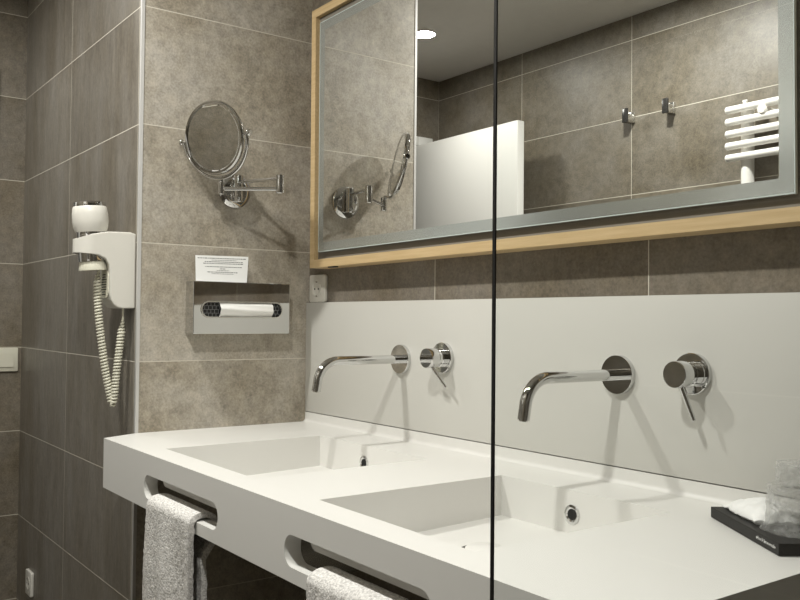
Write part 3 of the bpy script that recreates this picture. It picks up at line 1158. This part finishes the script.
# two film-wrapped tumblers, upside down
cupc = TM @ Vector((.0640, .0565, .0156))
g0 = cupc.z
tg = thing('drinking_glass', 'lower clear tumbler upside down on the black tray, wrapped in crinkled film', 'drinking glass', tuple(cupc), 'wrapped tumblers on the tray')
bm = newbm(); lathe(bm, [(.0385, .0005), (.0395, .0005), (.0375, .036), (.0358, .054), (.034, .056), (0, .056), (0, .053), (.033, .053), (.0355, .036), (.0375, .003), (.0385, .0005)], cupc, (0, 0, 1), 56)
obj('tumbler', bm, M_cup, tg)
bm = newbm()
prof = []
nseg, nh = 72, 40
rings = []
for j in range(nh + 1):
    v = j / nh
    z = .0006 + .058 * v
    base_r = .0415 - .0048 * v + (.0045 * (1 - v / .16) if v < .16 else 0)
    rg_ = []
    for i in range(nseg):
        a = 2 * PI * i / nseg
        cr_ = noise.noise(Vector((math.cos(a) * 4, math.sin(a) * 4, v * 6))) * .0022 + noise.noise(Vector((math.cos(a) * 12, math.sin(a) * 12, v * 14))) * .0012
        if v < .2:
            cr_ *= 1.8
        r_ = base_r + cr_
        rg_.append(bm.verts.new(Vector(cupc) + Vector((r_ * math.cos(a), r_ * math.sin(a), z))))
    rings.append(rg_)
for a, b in zip(rings, rings[1:]):
    for i in range(nseg):
        bm.faces.new((a[i], a[(i + 1) % nseg], b[(i + 1) % nseg], b[i]))
obj('plastic_wrap', bm, M_film, tg, smooth=50)
cu2 = Vector((cupc.x + .004, cupc.y + .003, cupc.z + .0598))
tg = thing('drinking_glass', 'upper clear tumbler stacked on the lower one above the black tray', 'drinking glass', tuple(cu2), 'wrapped tumblers on the tray')
bm = newbm(); lathe(bm, [(.0305, .0), (.0315, .0), (.0305, .018), (.0295, .0255), (.028, .0265), (0, .0265), (0, .0245), (.0275, .0245), (.029, .018), (.0302, .001), (.0305, .0)], cu2, (0, 0, 1), 56)
obj('tumbler', bm, M_cup, tg)
bm = newbm()
rings = []
nh = 16
for j in range(nh + 1):
    v = j / nh
    rg_ = []
    for i in range(nseg):
        a = 2 * PI * i / nseg
        r_ = .0330 - .0012 * v + noise.noise(Vector((math.cos(a) * 7, math.sin(a) * 7, v * 5 + 9))) * .0016
        rg_.append(bm.verts.new(cu2 + Vector((r_ * math.cos(a), r_ * math.sin(a), .0005 + .0285 * v))))
    rings.append(rg_)
for a, b in zip(rings, rings[1:]):
    for i in range(nseg):
        bm.faces.new((a[i], a[(i + 1) % nseg], b[(i + 1) % nseg], b[i]))
cv = bm.verts.new(cu2 + Vector((0, 0, .0292)))
for i in range(nseg):
    bm.faces.new((rings[-1][i], rings[-1][(i + 1) % nseg], cv))
obj('plastic_wrap', bm, M_film, tg, smooth=50)

# ------------------------------------------------------------------ glass screen beside the counter
GXS = 1.625
t = thing('shower_screen', 'clear glass shower screen with a black edge at the end of the counter', 'shower screen', (GXS, -.4, 0))
bm = newbm(); box(bm, GXS, GXS + .006, -.7864, -.0006, .004, 2.2)
obj('glass_panel', bm, M_glass, t, smooth=0)
bm = newbm(); box(bm, GXS + .0014, GXS + .0046, -.7880, -.7866, .004, 2.2)
obj('edge_seal', bm, M_black, t, smooth=0)
bm = newbm(); box(bm, GXS - .004, GXS + .010, -.776, -.0006, 0.0004, .0038)
obj('floor_channel', bm, M_alu, t, smooth=0)

# ------------------------------------------------------------------ robe hooks and towel radiator (opposite wall, seen in the mirror)
def make_hook(loc, label):
    x, y, z = loc
    t = thing('robe_hook', label, 'hook', loc, 'robe hooks on the opposite wall')
    bm = newbm(); box(bm, x - .012, x + .012, y + .0005, y + .012, z - .022, z + .022, .0015)
    obj('wall_plate', bm, M_chrome_b, t)
    bm = newbm(); box(bm, x - .011, x + .011, y + .0115, y + .0415, z - .022, z + .010, .0015)
    obj('peg', bm, M_chrome_b, t)
    bm = newbm(); box(bm, x - .012, x + .012, y + .041, y + .050, z - .024, z + .030, .0015)
    obj('front_plate', bm, M_painteddark, t)  # chrome plate, the dark room it reflects painted as its colour
    return t


h1 = make_hook((-.004, YO, 1.960), 'small square metal robe hook at the tile joint, farther from the radiator')
h2 = copy_tree(h1, (.178, YO, 1.962))
h2['label'] = 'small square metal robe hook nearer the white radiator'

RX0, RX1, RY_ = .447, .93, -1.478
t = thing('towel_radiator', 'white tubular towel radiator on the wall opposite the mirror', 'radiator', (.69, RY_, .9))
for xp in (.487, .890):
    bm = newbm(); cyl(bm, (xp + .022, RY_ - .022, .90), (xp + .022, RY_ - .022, 1.905), .021, bev=.004)
    obj('collector_post', bm, M_radiator, t)
zt = [1.889 - .0405 * k for k in range(5)] + [1.57 - .0405 * k for k in range(6)] + [1.20 - .0405 * k for k in range(6)]
for z in zt:
    bm = newbm(); cyl(bm, (RX0, RY_ + .006, z), (RX1 + .02, RY_ + .006, z), .0125, bev=.004, seg=24)
    obj('tube', bm, M_radiator, t)
for xp, z in ((.585, 1.868), (.80, 1.868), (.585, .98), (.80, .98)):
    bm = newbm()
    cyl(bm, (xp, YO + .0005, z), (xp, RY_ + .014, z), .011, seg=20)
    cyl(bm, (xp, RY_ + .012, z), (xp, RY_ + .024, z), .0155, seg=24, bev=.003)
    obj('wall_bracket', bm, M_radiator, t)
bm = newbm()
cyl(bm, (.507, RY_ - .010, 1.896), (.507, RY_ - .010, 1.912), .006, seg=16)
cyl(bm, (.499, RY_ - .010, 1.914), (.515, RY_ - .010, 1.914), .004, seg=12)
obj('vent_valve', bm, M_radiator, t)
